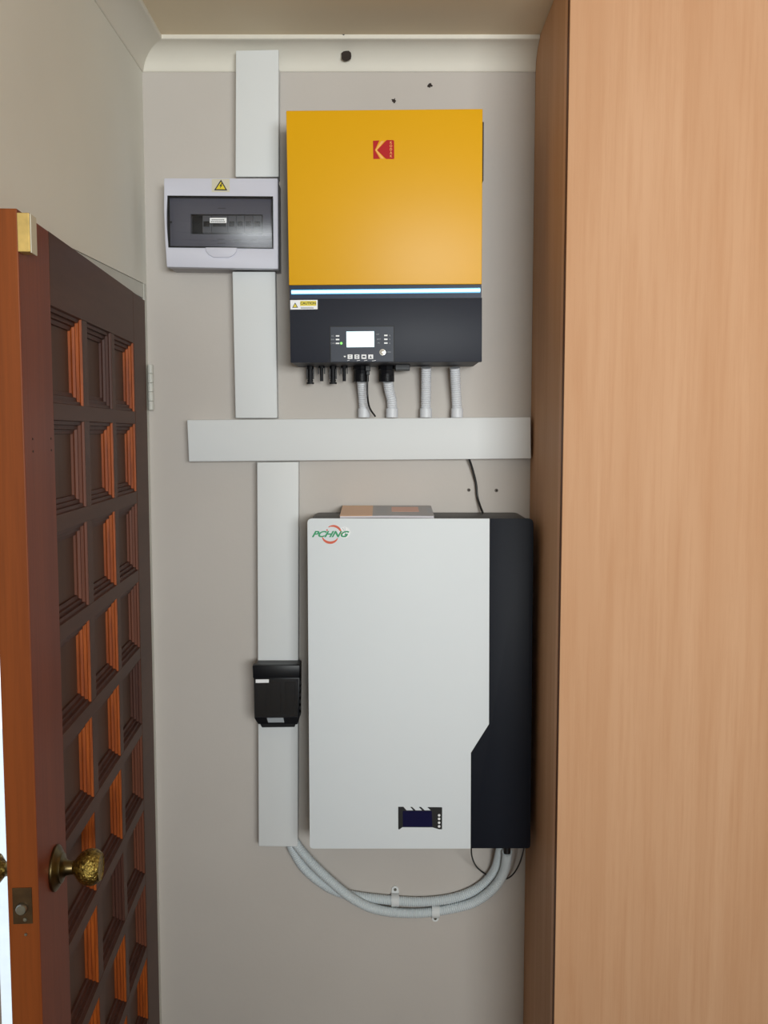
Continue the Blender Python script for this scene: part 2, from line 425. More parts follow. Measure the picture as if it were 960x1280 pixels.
# marks, plugs and holes in wall and cornice
def plug(u, v, Y, r, m, parent, name='screw_hole', irregular=0.0, rim=None):
    p = P(u, v, Y); bm = bmesh.new(); ring = []
    N = 12
    for k in range(N):
        a = k * 2 * PI / N; q = r * (1 + irregular * random.uniform(-1, 1))
        ring.append((p.x + q * math.cos(a), p.z + q * math.sin(a)))
    add_prism(bm, ring, Y - 0.0012, Y + 0.002)
    return mesh_obj(name, bm, m, parent)
for (u, v, r, mm) in ((586, 612.5, 0.0038, M_plug), (620.5, 613, 0.0040, M_plug)):
    plug(u, v, WY, r, mm, wall_back, 'wall_plug')
    plug(u + 0.3, v, WY - 0.0013, r * 0.5, M_hole, wall_back, 'screw_hole')
plug(492, 126, WY, 0.0042, M_hole, wall_back, 'screw_hole', 0.5)
plug(537.5, 107, WY, 0.0042, M_hole, wall_back, 'screw_hole', 0.5)
plug(432.5, 70, WY - 0.022, 0.0105, M_hole, trim_back, 'cable_hole', 0.15)
plug(430, 40.5, WY - CC - 0.0, 0.0045, M_hole, trim_back, 'screw_hole', 0.4)

# outside beyond the door
struct('wall_outside', box(-2.7, -2.6, -0.5, 5.5, 0, 3.0), M_out, 'sunlit white wall outside beyond the open door')
struct('ground_outside', box(-2.6, WX - 0.12, -2.7, 5.5, -0.1, -0.01), M_ground, 'pale paving outside beyond the open door')

# ------------------------------------------------------------------ the door
DA = Vector((-0.4538, 1.194, 0)); ANG = math.atan2(0.0467, 0.811)
dd = Vector((-math.sin(ANG), math.cos(ANG), 0)); dn = Vector((math.cos(ANG), math.sin(ANG), 0))   # along, out into the room
door = bpy.data.objects.new('door_1', None); COL.objects.link(door); door.location = DA
tag(door, 'dark wooden door with many small square panels, standing ajar', kind='structure')
DM = Matrix(((dd.x, dn.x, 0, 0), (dd.y, dn.y, 0, 0), (0, 0, 1, 0), (0, 0, 0, 1)))                   # (t, out, z) -> world offset
DM = Matrix.Translation(DA) @ DM
def dpart(name, bm, m, parent=door, label=None, smooth=None):
    bmesh.ops.transform(bm, matrix=DM, verts=bm.verts)
    return mesh_obj(name, bm, m, parent, label, smooth)
T = 0.040; DL = 0.8123; DTOP = 2.0265; DBOT = 0.008
cols = [(0.132, 0.3005), (0.3315, 0.498), (0.5235, 0.691)]
rt0, rp, ro, NR = 1.9262, 0.1582, 0.1345, 11
cb = rt0 - (NR - 1) * rp - ro            # bottom of the lowest row
lock = dpart('stile', box(0, cols[0][0], -T, 0, DBOT, DTOP, 0.0015), [M_stile, M_edge], label='reddish lock stile')
# the leaf's free edge shows a lighter orange wood
for p in lock.data.polygons:
    nn = Vector(p.normal)
    if nn.dot(-dd) > 0.8: p.material_index = 1
dpart('stile', box(cols[2][1], DL, -T, 0, DBOT, DTOP, 0.0015), M_rail)
dpart('rail', box(cols[0][0], cols[2][1], -T, 0, rt0, DTOP, 0.0006), M_rail)
dpart('rail', box(cols[0][0], cols[2][1], -T, 0, DBOT, cb, 0.0006), M_rail)
for k in range(NR - 1):
    z1 = rt0 - k * rp - ro; z0 = rt0 - (k + 1) * rp
    dpart('rail', box(cols[0][0], cols[2][1], -T + 0.002, -0.0004, z0, z1, 0.0006), M_rail)
for a, b in ((cols[0][1], cols[1][0]), (cols[1][1], cols[2][0])):
    for k in range(NR):
        z1 = rt0 - k * rp
        dpart('muntin', box(a, b, -T + 0.002, -0.0008, z1 - ro, z1, 0.0004), M_rail)
steps = [(0.0, -0.0015), (0.001, -0.005), (0.006, -0.0055), (0.0065, -0.010), (0.0125, -0.0095), (0.0135, -0.0135), (0.0195, -0.0145), (0.0200, -0.0185)]
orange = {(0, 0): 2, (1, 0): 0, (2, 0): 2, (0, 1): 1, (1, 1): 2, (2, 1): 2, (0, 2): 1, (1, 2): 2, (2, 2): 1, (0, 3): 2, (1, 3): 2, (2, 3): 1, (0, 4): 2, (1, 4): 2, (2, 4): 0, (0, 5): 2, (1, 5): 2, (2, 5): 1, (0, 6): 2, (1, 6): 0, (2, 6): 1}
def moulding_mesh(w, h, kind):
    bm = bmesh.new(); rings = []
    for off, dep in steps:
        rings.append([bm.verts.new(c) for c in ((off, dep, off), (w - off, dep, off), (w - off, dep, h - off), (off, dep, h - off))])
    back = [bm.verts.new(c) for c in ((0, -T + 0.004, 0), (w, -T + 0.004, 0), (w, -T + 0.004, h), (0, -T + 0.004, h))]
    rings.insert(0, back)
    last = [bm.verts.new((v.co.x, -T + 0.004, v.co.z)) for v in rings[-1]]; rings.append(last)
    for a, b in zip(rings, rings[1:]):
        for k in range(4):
            f = bm.faces.new([a[k], a[(k + 1) % 4], b[(k + 1) % 4], b[k]]); f.material_index = 1 if k == 1 else 0  # side turned to the light gets its own slot, with that light painted in
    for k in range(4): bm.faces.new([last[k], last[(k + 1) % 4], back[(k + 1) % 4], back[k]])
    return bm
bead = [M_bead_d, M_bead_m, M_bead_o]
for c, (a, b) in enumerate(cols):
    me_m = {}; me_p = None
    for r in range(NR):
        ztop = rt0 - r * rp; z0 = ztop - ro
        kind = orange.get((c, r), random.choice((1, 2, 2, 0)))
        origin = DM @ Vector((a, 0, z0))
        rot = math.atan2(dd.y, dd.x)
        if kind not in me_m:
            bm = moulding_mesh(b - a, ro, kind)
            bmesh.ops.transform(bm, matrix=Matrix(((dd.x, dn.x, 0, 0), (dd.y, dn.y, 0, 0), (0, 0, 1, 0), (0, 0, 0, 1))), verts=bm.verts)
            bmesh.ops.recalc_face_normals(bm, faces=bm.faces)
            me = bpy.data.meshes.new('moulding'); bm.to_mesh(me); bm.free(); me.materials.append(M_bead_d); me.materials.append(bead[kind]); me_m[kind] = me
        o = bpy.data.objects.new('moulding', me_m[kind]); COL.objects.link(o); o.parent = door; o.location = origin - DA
        if me_p is None:
            bm = box(0.0200, b - a - 0.0200, -T + 0.006, -0.0180, 0.0200, ro - 0.0200)
            bmesh.ops.transform(bm, matrix=Matrix(((dd.x, dn.x, 0, 0), (dd.y, dn.y, 0, 0), (0, 0, 1, 0), (0, 0, 0, 1))), verts=bm.verts)
            bmesh.ops.recalc_face_normals(bm, faces=bm.faces)
            me_p = bpy.data.meshes.new('panel'); bm.to_mesh(me_p); bm.free(); me_p.materials.append(M_panel)
        o = bpy.data.objects.new('panel', me_p); COL.objects.link(o); o.parent = door; o.location = origin - DA
# knob set
KZ = 1.1465; KT = 0.074
handle = dpart('door_handle', lathe([(-0.001, 0.0305), (0.001, 0.0315), (0.0035, 0.031), (0.007, 0.026), (0.009, 0.0215), (0.011, 0.0205), (0.013, 0.014), (0.017, 0.0105), (0.027, 0.0090)], (KT, 0, KZ), (0, 1, 0), 32), M_bronze, label='aged brass rose', smooth=40)
dpart('knob', lathe([(0.024, 0.0085), (0.028, 0.0105), (0.031, 0.015), (0.036, 0.0205), (0.043, 0.0242), (0.050, 0.0250), (0.056, 0.0240), (0.061, 0.0205), (0.0635, 0.0185), (0.0625, 0.0172), (0.0620, 0)], (KT, 0, KZ), (0, 1, 0), 32), M_brass, handle, label='textured brass knob', smooth=35)
h2 = dpart('door_handle', lathe([(-0.001, 0.0305), (0.0035, 0.031), (0.009, 0.0215), (0.013, 0.014), (0.017, 0.0105), (0.027, 0.0090)], (KT, -T, KZ), (0, -1, 0), 32), M_bronze, smooth=40)
dpart('knob', lathe([(0.024, 0.0085), (0.028, 0.0105), (0.036, 0.0205), (0.043, 0.0242), (0.050, 0.0250), (0.056, 0.0240), (0.062, 0.0205), (0.064, 0)], (KT, -T, KZ), (0, -1, 0), 32), M_brass, h2, smooth=35)
pl = dpart('latch_plate', box(-0.0014, 0.001, -0.0335, -0.0085, KZ - 0.040, KZ + 0.009, 0.0004), M_plate)
dpart('latch_bolt', lathe([(0, 0.0075), (0.006, 0.0072), (0.0075, 0.006), (0.008, 0)], (-0.001, -0.021, KZ - 0.018), (-1, 0, 0), 20), M_steel, pl, smooth=40)
dpart('screw', lathe([(0, 0.0028), (0.0012, 0.0024), (0.0014, 0)], (-0.0012, -0.018, KZ - 0.034), (-1, 0, 0), 12), M_steel, pl)
dpart('screw', lathe([(0, 0.0022), (0.0012, 0.0018), (0.0014, 0)], (-0.0002, -0.018, KZ - 0.055), (-1, 0, 0), 12), M_steel)
# brass roller catch on the top corner
ct = dpart('roller_catch', box(0.0, 0.022, -0.0005, 0.0145, 1.974, 2.0215, 0.0008), M_brass2, label='small brass catch at the top corner')
dpart('flange', box(0.001, 0.024, 0.0147, 0.0162, 1.973, 2.0205, 0.0005), M_sticker, ct)
for (t_, z_) in ((0.034, 1.742), (0.115, 1.742), (0.034, 1.726), (0.115, 1.726)):
    dpart('nail_hole', lathe([(-0.001, 0.0016), (0.0004, 0.0016), (0.0004, 0)], (t_, 0, z_), (0, 1, 0), 8), M_hole)
# painted hinges on the far edge (knuckles in front of the jamb)
for zc in (1.846, 0.25):
    hb = mesh_obj('hinge', box(-0.4960, -0.4945, 2.0095, 2.0255, zc - 0.048, zc + 0.048, 0.0003), M_jamb, door)
    for k in range(5):
        z0 = zc - 0.048 + k * 0.0192
        mesh_obj('knuckle', lathe([(0, 0.0052), (0.0005, 0.0058), (0.0180, 0.0058), (0.0186, 0.0052)], (-0.4935, 2.0125, z0), (0, 0, 1), 14), M_jamb, hb, smooth=40)

# ------------------------------------------------------------------ wardrobe
GX, GY = 0.3145, 1.66
wd = thing('wardrobe', 'tall light wood laminate wardrobe reaching the ceiling at right', 'wardrobe', (GX + 0.9, 1.84, 0))
mesh_obj('side_panel', box(GX, GX + 0.018, GY + 0.0205, WY - 0.0005, 0.0, CH - 0.001, 0.0004), M_ward, wd)
mesh_obj('carcass', box(GX + 0.018, RX - 0.002, GY + 0.0215, WY - 0.001, 0.06, CH - 0.001), M_wardedge, wd)
mesh_obj('plinth', box(GX + 0.018, RX - 0.002, GY + 0.05, GY + 0.066, 0, 0.06), M_wardedge, wd)
xs = [GX, 0.93, 1.56, RX - 0.003]
for a, b in zip(xs, xs[1:]):
    mesh_obj('front_panel', box(a + (0 if a == GX else 0.0015), b - 0.0015, GY, GY + 0.018, 0.065, CH - 0.004, 0.0008), [M_ward], wd)
mesh_obj('edge_strip', box(GX - 0.0004, GX + 0.001, GY + 0.0015, GY + 0.0178, 0.066, CH - 0.005, 0.0003), M_warddark, wd)
mesh_obj('edge_strip', box(GX - 0.0006, GX + 0.001, GY + 0.0205, GY + 0.041, 0.066, CH - 0.002, 0.0003), M_wardlip, wd)

# ------------------------------------------------------------------ trunking
def trunk(label, cover, depth, lid_over=(0, 0, 0, 0), group='white plastic trunking runs', channel=None):
    """cover: four world (x, z) corners of the lid; channel: corners of the box behind it"""
    yf = WY - depth
    cx = sum(p[0] for p in cover) / 4; zb = min(p[1] for p in cover)
    t = thing('cable_trunking', label, 'trunking', (cx, WY - depth / 2, zb), group)
    cxm = sum(p[0] for p in cover) / 4; czm = sum(p[1] for p in cover) / 4
    ch = channel or cover
    inner = [(p[0] + (0.0012 if p[0] < cxm else -0.0012), p[1] + (0.0004 if p[1] < czm else -0.0004)) for p in ch]
    mesh_obj('channel', prism(inner, yf + 0.0035, WY - 0.0005, 0.0008), M_trunkb, t)
    bm = prism(cover, yf, yf + 0.008, 0.0016, 3)
    mesh_obj('lid', bm, M_trunk, t, smooth=30)
    return t
D1 = 0.040; YT = WY - D1
c = px([(294.7, 63), (348.3, 62), (348.3, 221), (294.2, 221)], YT)
ch = [(c[0][0], 2.4955), (c[1][0], 2.4955), c[2], c[3]]
trunk('white trunking from the ceiling cornice down to the fuse box', c, D1, channel=ch)
trunk('white trunking between the fuse box and the horizontal run', px([(290.3, 339.5), (344.0, 339.5), (346.6, 522.6), (294.3, 522.6)], YT), D1)
trunk('long horizontal white trunking across the wall under the inverter', px([(233.7, 525), (663.2, 521.3), (663.8, 573.3), (236, 577)], YT), D1)
trunk('lowest white trunking beside the battery, carrying the black isolator', px([(321.2, 577.8), (373.3, 577.3), (372.2, 1058.5), (323.2, 1058)], YT), D1)

# ------------------------------------------------------------------ distribution board
YD = 1.957
db = thing('distribution_board', 'white plastic fuse box with smoked window and yellow hazard sticker', 'fuse box', (P(276, 336, 1.99).x, 1.99, P(276, 336, 1.99).z))
bm = bmesh.new()
hpo = px([(207, 224.5), (346.3, 224.5), (346.8, 334.8), (210, 333)], YD); hpi = px([(208.5, 226), (345, 226), (345.4, 333.4), (211.4, 331.6)], YD)
add_prism(bm, hpo, YD + 0.0375, WY - 0.0005)
t_ = bmesh.new()
of = [t_.verts.new((x, YD + 0.0165, z)) for x, z in hpo]; ob = [t_.verts.new((x, YD + 0.0375, z)) for x, z in hpo]
nf = [t_.verts.new((x, YD + 0.0165, z)) for x, z in hpi]; nb = [t_.verts.new((x, YD + 0.0375, z)) for x, z in hpi]
for i in range(4):
    j = (i + 1) % 4
    for q4 in ((of[i], of[j], nf[j], nf[i]), (ob[i], ob[j], of[j], of[i]), (nf[i], nf[j], nb[j], nb[i])): t_.faces.new(q4)
merge(bm, t_)
bmesh.ops.remove_doubles(bm, verts=bm.verts, dist=1e-6)
mesh_obj('housing', bm, M_boxb, db)
# cover: frame with curved left side, window opening cut out
outer = [(204.8, 222.5), (347.3, 222.6), (347.8, 336.3), (208.3, 333.8), (206.0, 300), (204.9, 260)]
o2 = px(outer, YD); hole_px = [(209.8, 245), (341, 246), (341.4, 310.6), (210.8, 309)]
h2p = px(hole_px, YD)
def add_ring(bm, outer4, inner4, yf, yb, b=0.0):
    """picture-frame solid between two 4-point loops"""
    t = bmesh.new()
    of = [t.verts.new((x, yf, z)) for x, z in outer4]; ob = [t.verts.new((x, yb, z)) for x, z in outer4]
    nf = [t.verts.new((x, yf, z)) for x, z in inner4]; nb = [t.verts.new((x, yb, z)) for x, z in inner4]
    k4 = len(outer4)
    for i in range(k4):
        j = (i + 1) % k4
        t.faces.new([of[i], of[j], nf[j], nf[i]]); t.faces.new([ob[j], ob[i], nb[i], nb[j]])
        t.faces.new([ob[i], ob[j], of[j], of[i]]); t.faces.new([nf[i], nf[j], nb[j], nb[i]])
    bmesh.ops.recalc_face_normals(t, faces=t.faces)
    if b: bev(t, b, 2)
    merge(bm, t)
o4 = px([(204.8, 222.5), (347.3, 222.6), (347.8, 336.3), (208.3, 333.8)], YD)
o6 = [o4[0], o4[1], o4[2], o4[3], XZ(206.0, 300, YD), XZ(204.7, 262, YD)]
i6 = [h2p[0], h2p[1], h2p[2], h2p[3], XZ(209.6, 292, YD), XZ(209.1, 268, YD)]
bm = bmesh.new(); add_ring(bm, o6, i6, YD, YD + 0.020, 0.0022)
cov = mesh_obj('cover', bm, M_box, db, smooth=35)
# inner plate with the breaker slot
bm = bmesh.new()
slot = px([(237, 266), (327.5, 266.5), (327.5, 291.5), (237, 291)], YD)
add_ring(bm, px([(208, 243), (343, 244.5), (343.5, 312), (209, 311)], YD), slot, YD + 0.012, YD + 0.015)
mesh_obj('inner_plate', bm, M_box, db)
mesh_obj('slot_backing', pxprism(rect(236, 265, 329, 293), YD, YD + 0.035, YD + 0.037), M_black, db)
bk = [(252, 263), (263.5, 283.5), (284, 294), (294.5, 304.5), (305, 315), (315.5, 326.5)]
for i, (a, b) in enumerate(bk):
    bp_ = mesh_obj('breaker', pxprism([(a, 268), (b, 268), (b, 290), (a, 290)], YD, YD + 0.010, YD + 0.034, 0.0006), M_brk if i != 4 else M_boxb, db)
    mesh_obj('toggle', pxprism([(a + 2, 276), (b - 2, 276), (b - 2, 282), (a + 2, 282)], YD, YD + 0.004, YD + 0.0102, 0.0005), M_blk2, bp_)
for (u0, u1, v) in ((271, 281, 258), (270, 280, 297), (291, 300, 298), (312, 319, 298), (270, 281, 302), (292, 300, 300)):
    mesh_obj('vent_slot', pxprism(rect(u0, v, u1, v + 1.2), YD, YD + 0.0115, YD + 0.0122), M_boxb, db)
# smoked door: bulges out gently
bm = bmesh.new(); NX, NZ = 2, 14
lt, rt_, rb, lb = [Vector((p[0], 0, p[1])) for p in h2p]
lt, rt_, rb, lb = [Vector((XZ(*q, YD)[0], 0, XZ(*q, YD)[1])) for q in [(209.6, 245.2), (340.8, 246.2), (341.2, 310.2), (211.0, 308.8)]]
g = []
for i in range(NZ + 1):
    tt = i / NZ; a = lt.lerp(lb, tt); b = rt_.lerp(rb, tt); bul = 0.006 * math.sin(PI * tt) + 0.001
    cx_ = -0.0012 * math.sin(PI * tt)
    g.append([bm.verts.new((a.x + cx_, YD - bul, a.z)), bm.verts.new((a.x + 0.004, YD - bul - 0.001, a.z)), bm.verts.new((b.x - 0.002, YD - bul - 0.001, b.z)), bm.verts.new((b.x, YD - bul, b.z))])
for i in range(NZ):
    for j in range(3): bm.faces.new([g[i][j], g[i][j + 1], g[i + 1][j + 1], g[i + 1][j]])
sol = bmesh.ops.solidify(bm, geom=bm.faces[:], thickness=0.0015)
wdw = mesh_obj('smoked_door', bm, M_smoke, db, smooth=40)
mesh_obj('door_rim', (lambda b_: (add_ring(b_, px([(209.4, 244.6), (341.2, 245.6), (341.6, 310.8), (210.6, 309.4)], YD), px([(211.4, 246.4), (339.6, 247.4), (340.0, 309.0), (212.4, 307.6)], YD), YD - 0.0012, YD + 0.004), b_)[1])(bmesh.new()), M_black, db)
mesh_obj('lock_dot', lathe([(0, 0.0022), (0.001, 0.0018), (0.0012, 0)], P(213.8, 277.5, YD - 0.008), (0, -1, 0), 10), M_black, db)
lab = mesh_obj('label_strip', pxprism(rect(262.3, 272.4, 283.2, 278.8), YD - 0.008, YD - 0.0086, YD - 0.0076), M_wht, db)
bm = bmesh.new(); q = P(272.6, 275.0, YD - 0.0087)
for k, (z_, w_) in enumerate(((274.3, 8), (276.6, 9))):
    for j in range(7):
        u0 = 272.7 - w_ + j * w_ * 2 / 7
        add_prism(bm, px(rect(u0, z_, u0 + w_ * 2 / 7 - 0.6, z_ + 1.0), YD - 0.0087), YD - 0.0090, YD - 0.0087)
mesh_obj('printing', bm, M_black, lab)['kind'] = 'stuff'
# thumb tab
tabp = [(257, 309.5), (296.5, 310), (296, 314.5), (292.5, 319), (286, 322.3), (267.5, 322), (261, 318.5), (257.6, 314)]
mesh_obj('thumb_tab', pxprism(tabp, YD, YD - 0.0035, YD + 0.001, 0.0012), M_box, db, smooth=30)
st = mesh_obj('hazard_sticker', pxprism(rect(264.8, 223.8, 287, 240), YD, YD - 0.0006, YD + 0.0005), M_sticker, db, label='cream sticker with yellow warning triangle')
mesh_obj('triangle', pxprism([(276.3, 224.6), (284.3, 238.2), (267.6, 238)], YD, YD - 0.0011, YD - 0.0005, 0.0002), M_black, st)
mesh_obj('triangle', pxprism([(276.3, 227.4), (281.9, 236.8), (270.2, 236.6)], YD, YD - 0.0015, YD - 0.0010), M_hazy, st)
mesh_obj('lightning_bolt', pxprism([(277.2, 229), (274.4, 232.8), (276.0, 232.8), (274.9, 235.8), (278.2, 231.9), (276.7, 231.9), (278.2, 229)], YD, YD - 0.0019, YD - 0.0014), M_black, st)

# ------------------------------------------------------------------ inverter
YI = 1.88
inv = thing('inverter', 'yellow and black wall-mounted inverter with lit cyan bar', 'inverter', (P(482, 453, YI).x, 1.955, P(482, 453, YI).z))
TL, TR, BR, BL = (357.6, 138.3), (603.4, 136.0), (602.3, 355.2), (361.2, 356.4)
mesh_obj('casing', pxprism([(360.5, 140), (602, 138), (600.3, 452), (364, 453)], YI, YI + 0.012, WY - 0.012, 0.002), M_blk, inv)
mesh_obj('mounting_bracket', pxprism([(400, 180), (560, 180), (560, 420), (400, 420)], YI, WY - 0.013, WY - 0.0005), M_blk2, inv)
# side vents
for (a, b) in (((603.0, 151), (605.4, 224)),):
    mesh_obj('side_vent', pxprism([(600.5, 151), (605.2, 151), (604.8, 224.5), (600.5, 224.5)], YI, YI + 0.006, YI + 0.11, 0.0006), M_blk2, inv)
mesh_obj('side_vent', pxprism([(359.8, 180), (362, 180), (362, 300), (360.2, 300)], YI, YI + 0.02, YI + 0.11, 0.0004), M_blk2, inv)
mesh_obj('front_cover', pxprism([TL, TR, BR, BL], YI, YI, YI + 0.020, 0.0014, 3), M_yel, inv, label='yellow enamel cover', smooth=30)
# brand mark: red K block, peach chevron gap, stacked letters
lg = mesh_obj('logo', pxprism([(466.2, 176), (474.2, 175.6), (468.7, 187.6), (475.2, 198.6), (466.6, 198.8)], YI, YI - 0.0004, YI + 0.0004), M_red, inv)
mesh_obj('logo_block', pxprism([(483.8, 175.0), (491.4, 175.2), (492.6, 176.2), (492.8, 197.8), (492.0, 198.8), (483.0, 198.8), (481.6, 198.0), (471.3, 187.7), (481.8, 176.4)], YI, YI - 0.0004, YI + 0.0004), M_red, lg)
mesh_obj('logo_chevron', pxprism([(476.6, 176.4), (480.4, 176.4), (471.0, 187.7), (480.2, 198.3), (476.6, 198.3), (469.3, 187.7)], YI, YI - 0.0003, YI + 0.0003), M_peach, lg)
bm = bmesh.new()
for k, chh in enumerate('KODAK'):
    q = P(488.7, 178.4 + k * 4.25, YI); add_text(bm, chh, q.x, YI - 0.0004, q.z, 0.0066, bold=0.0001)
mesh_obj('lettering', bm, M_peach, lg)['kind'] = 'stuff'
# light strip
mesh_obj('light_panel', pxprism([(361.8, 356.4), (602.0, 355.2), (601.9, 373.6), (362.2, 374.0)], YI, YI + 0.0025, YI + 0.02, 0.0004), M_strip, inv)
lbm = mesh_obj('light_bar', pxprism([(364.0, 363.2), (600.4, 360.8), (600.4, 364.4), (364.2, 367.0)], YI, YI + 0.0004, YI + 0.003), M_led, inv, label='glowing cyan light bar')
mesh_obj('glow_edge', pxprism([(364.0, 362.2), (600.4, 359.6), (600.4, 365.8), (364.2, 367.9)], YI, YI + 0.0012, YI + 0.0028), M_lede, lbm)
mesh_obj('lower_housing', pxprism([(361.9, 374.0), (602.6, 372.8), (602.4, 452.2), (363.2, 453.4)], YI, YI, YI + 0.012, 0.0012, 2), M_blk, inv, label='black lower housing', smooth=30)
mesh_obj('seam', pxprism([(361.9, 373.2), (602.6, 372.0), (602.6, 373.4), (361.9, 374.6)], YI, YI + 0.0015, YI + 0.004), M_line, inv)
# caution sticker
cs = mesh_obj('caution_sticker', pxprism([(362.8, 375.2), (397.0, 374.9), (397.0, 386.6), (363.0, 387.0)], YI, YI - 0.0006, YI + 0.0004), M_wht, inv, label='white sticker with yellow caution bar')
mesh_obj('caution_bar', pxprism([(375.2, 376.4), (395.4, 376.2), (395.4, 382.2), (375.2, 382.4)], YI, YI - 0.0010, YI - 0.0005), M_hazy, cs)
mesh_obj('triangle', pxprism([(368.9, 378.2), (372.6, 384.6), (365.4, 384.8)], YI, YI - 0.0010, YI - 0.0005), M_black, cs)
mesh_obj('triangle', pxprism([(368.9, 379.8), (371.2, 383.9), (366.8, 384.0)], YI, YI - 0.0014, YI - 0.0009), M_hazy, cs)
bm = bmesh.new(); q = P(385.3, 379.3, YI); add_text(bm, 'CAUTION', q.x, YI - 0.0010, q.z, 0.0068, bold=0.00015)
for v_ in (384.2, 385.4):
    add_prism(bm, px(rect(376, v_, 392, v_ + 0.4), YI), YI - 0.0009, YI - 0.0006)
mesh_obj('lettering', bm, M_black, cs)['kind'] = 'stuff'
# control panel
cp = mesh_obj('control_panel', pxprism([(413.0, 408.6), (492.2, 408.0), (492.2, 452.0), (413.6, 452.4)], YI, YI - 0.0012, YI + 0.001, 0.0004), M_ctrl, inv)
bm = bmesh.new(); add_ring(bm, px([(412.2, 407.8), (493.0, 407.2), (493.0, 453.0), (412.8, 453.2)], YI), px([(413.2, 408.8), (492.0, 408.2), (492.0, 452.6), (413.8, 452.8)], YI), YI - 0.0015, YI + 0.0002)
mesh_obj('panel_border', bm, M_line, cp)
sc_ = mesh_obj('screen', pxprism([(433.0, 414.6), (467.6, 414.2), (467.8, 433.8), (433.3, 434.2)], YI, YI - 0.0020, YI - 0.001), M_lcd, cp, label='glowing pale screen')
yp = YI - 0.0012
bm = bmesh.new()
for v_ in (420, 424.5, 429.3): add_prism(bm, px(rect(419.8, v_ - 0.9, 424.2, v_ + 0.9), YI), yp - 0.0006, yp)
for v_ in (419.4, 424.2, 428.9): add_prism(bm, px(rect(480.2, v_ - 0.9, 484.4, v_ + 0.9), YI), yp - 0.0006, yp)
mesh_obj('indicator_bars', bm, M_wht, cp)['kind'] = 'stuff'
mesh_obj('indicator_light', lathe([(0, 0.0024), (0.001, 0.002), (0.0013, 0)], P(426.6, 429.1, yp), (0, -1, 0), 12), M_green, cp)
bm = bmesh.new()
for (s_, u_, v_) in (('AC', 415.9, 420), ('INV', 415.9, 424.6), ('CHG', 415.9, 429.4), ('OP', 472.2, 418.2), ('BAT', 473.6, 424.2), ('PV', 473.6, 429.0), ('%', 487.2, 419.6), ('V', 487.2, 424.4), ('A', 487.2, 429.2), ('ON', 486.4, 440.2)):
    q = P(u_, v_, YI); add_text(bm, s_, q.x, yp, q.z, 0.0042)
mesh_obj('lettering', bm, M_grey, cp)['kind'] = 'stuff'
ic = [('=', 'set'), ('B', 'b'), ('-', 'm'), ('i', 'i')]
for k, u_ in enumerate((437.6, 446.2, 454.9, 463.4)):
    bt = mesh_obj('button', pxprism([(u_ - 3.1, 443.2), (u_ + 3.1, 443.2), (u_ + 3.1, 448.8), (u_ - 3.1, 448.8)], YI, yp - 0.0012, yp, 0.0005), M_wht, cp)
    bm = bmesh.new()
    cxq, czq = u_, 446.0
    if k == 0:
        add_prism(bm, px(rect(cxq - 1.5, 444.6, cxq + 1.5, 445.3), YI), yp - 0.0016, yp - 0.0012); add_prism(bm, px(rect(cxq - 1.5, 446.6, cxq + 1.5, 447.3), YI), yp - 0.0016, yp - 0.0012)
    elif k == 1: add_ring(bm, px(rect(cxq - 1.3, 444.2, cxq + 1.3, 447.8), YI), px(rect(cxq - 0.6, 445.0, cxq + 0.6, 447.0), YI), yp - 0.0016, yp - 0.0012)
    elif k == 2: add_prism(bm, px(rect(cxq - 1.7, 445.0, cxq + 1.7, 447.0), YI), yp - 0.0016, yp - 0.0012)
    else: add_prism(bm, px([(cxq, 444.2), (cxq + 1.4, 447.6), (cxq - 1.4, 447.6)], YI), yp - 0.0016, yp - 0.0012)
    mesh_obj('icon', bm, M_ctrl, bt)
bm = bmesh.new()
for (a, b, v_) in ((434, 437, 450.3), (446, 450, 450.3), (455, 459, 450.3), (465, 470, 450.6)):
    add_prism(bm, px([(a, v_ + 0.5), (b, v_ - 0.3), (b, v_ + 0.2), (a, v_ + 1.0)], YI), yp - 0.0004, yp)
add_prism(bm, px([(429.4, 445.0), (432.6, 445.0), (431.0, 447.2)], YI), yp - 0.0004, yp)
mesh_obj('printed_marks', bm, M_wht, cp)['kind'] = 'stuff'
mesh_obj('power_button', lathe([(0, 0.0062), (0.0012, 0.006), (0.0014, 0.0045), (0.0024, 0.0043), (0.0028, 0.0035), (0.0029, 0)], P(478.2, 440.4, yp), (0, -1, 0), 24), M_silver, cp, label='round silver button', smooth=40)
# plugs and glands underneath
ZB = P(480, 453, YI).z
def connector(u, wide, Y=1.985):
    p = P(u, 458, Y); top = ZB + 0.004; x = p.x
    bm = bmesh.new()
    def cyl(z1, z0, r, n=14): add_lathe(bm, [(0, r), (z1 - z0, r)], (x, Y, z0), (0, 0, 1), n)
    zt = P(u, 480, Y).z; z8 = P(u, 476.5, Y).z
    if wide:
        cyl(top, top - 0.010, 0.0075); cyl(top - 0.010, zt + 0.008, 0.0052); cyl(zt + 0.0085, zt + 0.0045, 0.0062); cyl(zt + 0.0045, zt + 0.0035, 0.0045); cyl(zt + 0.0035, zt, 0.0078)
        for s in (-1, 1): add_box(bm, x + s * 0.0066 - 0.0012, x + s * 0.0066 + 0.0012, Y - 0.002, Y + 0.002, zt + 0.010, top - 0.008)
    else:
        cyl(top, top - 0.008, 0.0068); cyl(top - 0.008, z8, 0.0036)
        for s in (-1, 1): add_box(bm, x + s * 0.0062 - 0.0011, x + s * 0.0062 + 0.0011, Y - 0.0016, Y + 0.0016, top - 0.020, top - 0.006)
    return mesh_obj('solar_connector', bm, M_blk2, inv)
for u, w in ((387.8, True), (402, False), (416.3, True), (430.3, False)): connector(u, w)
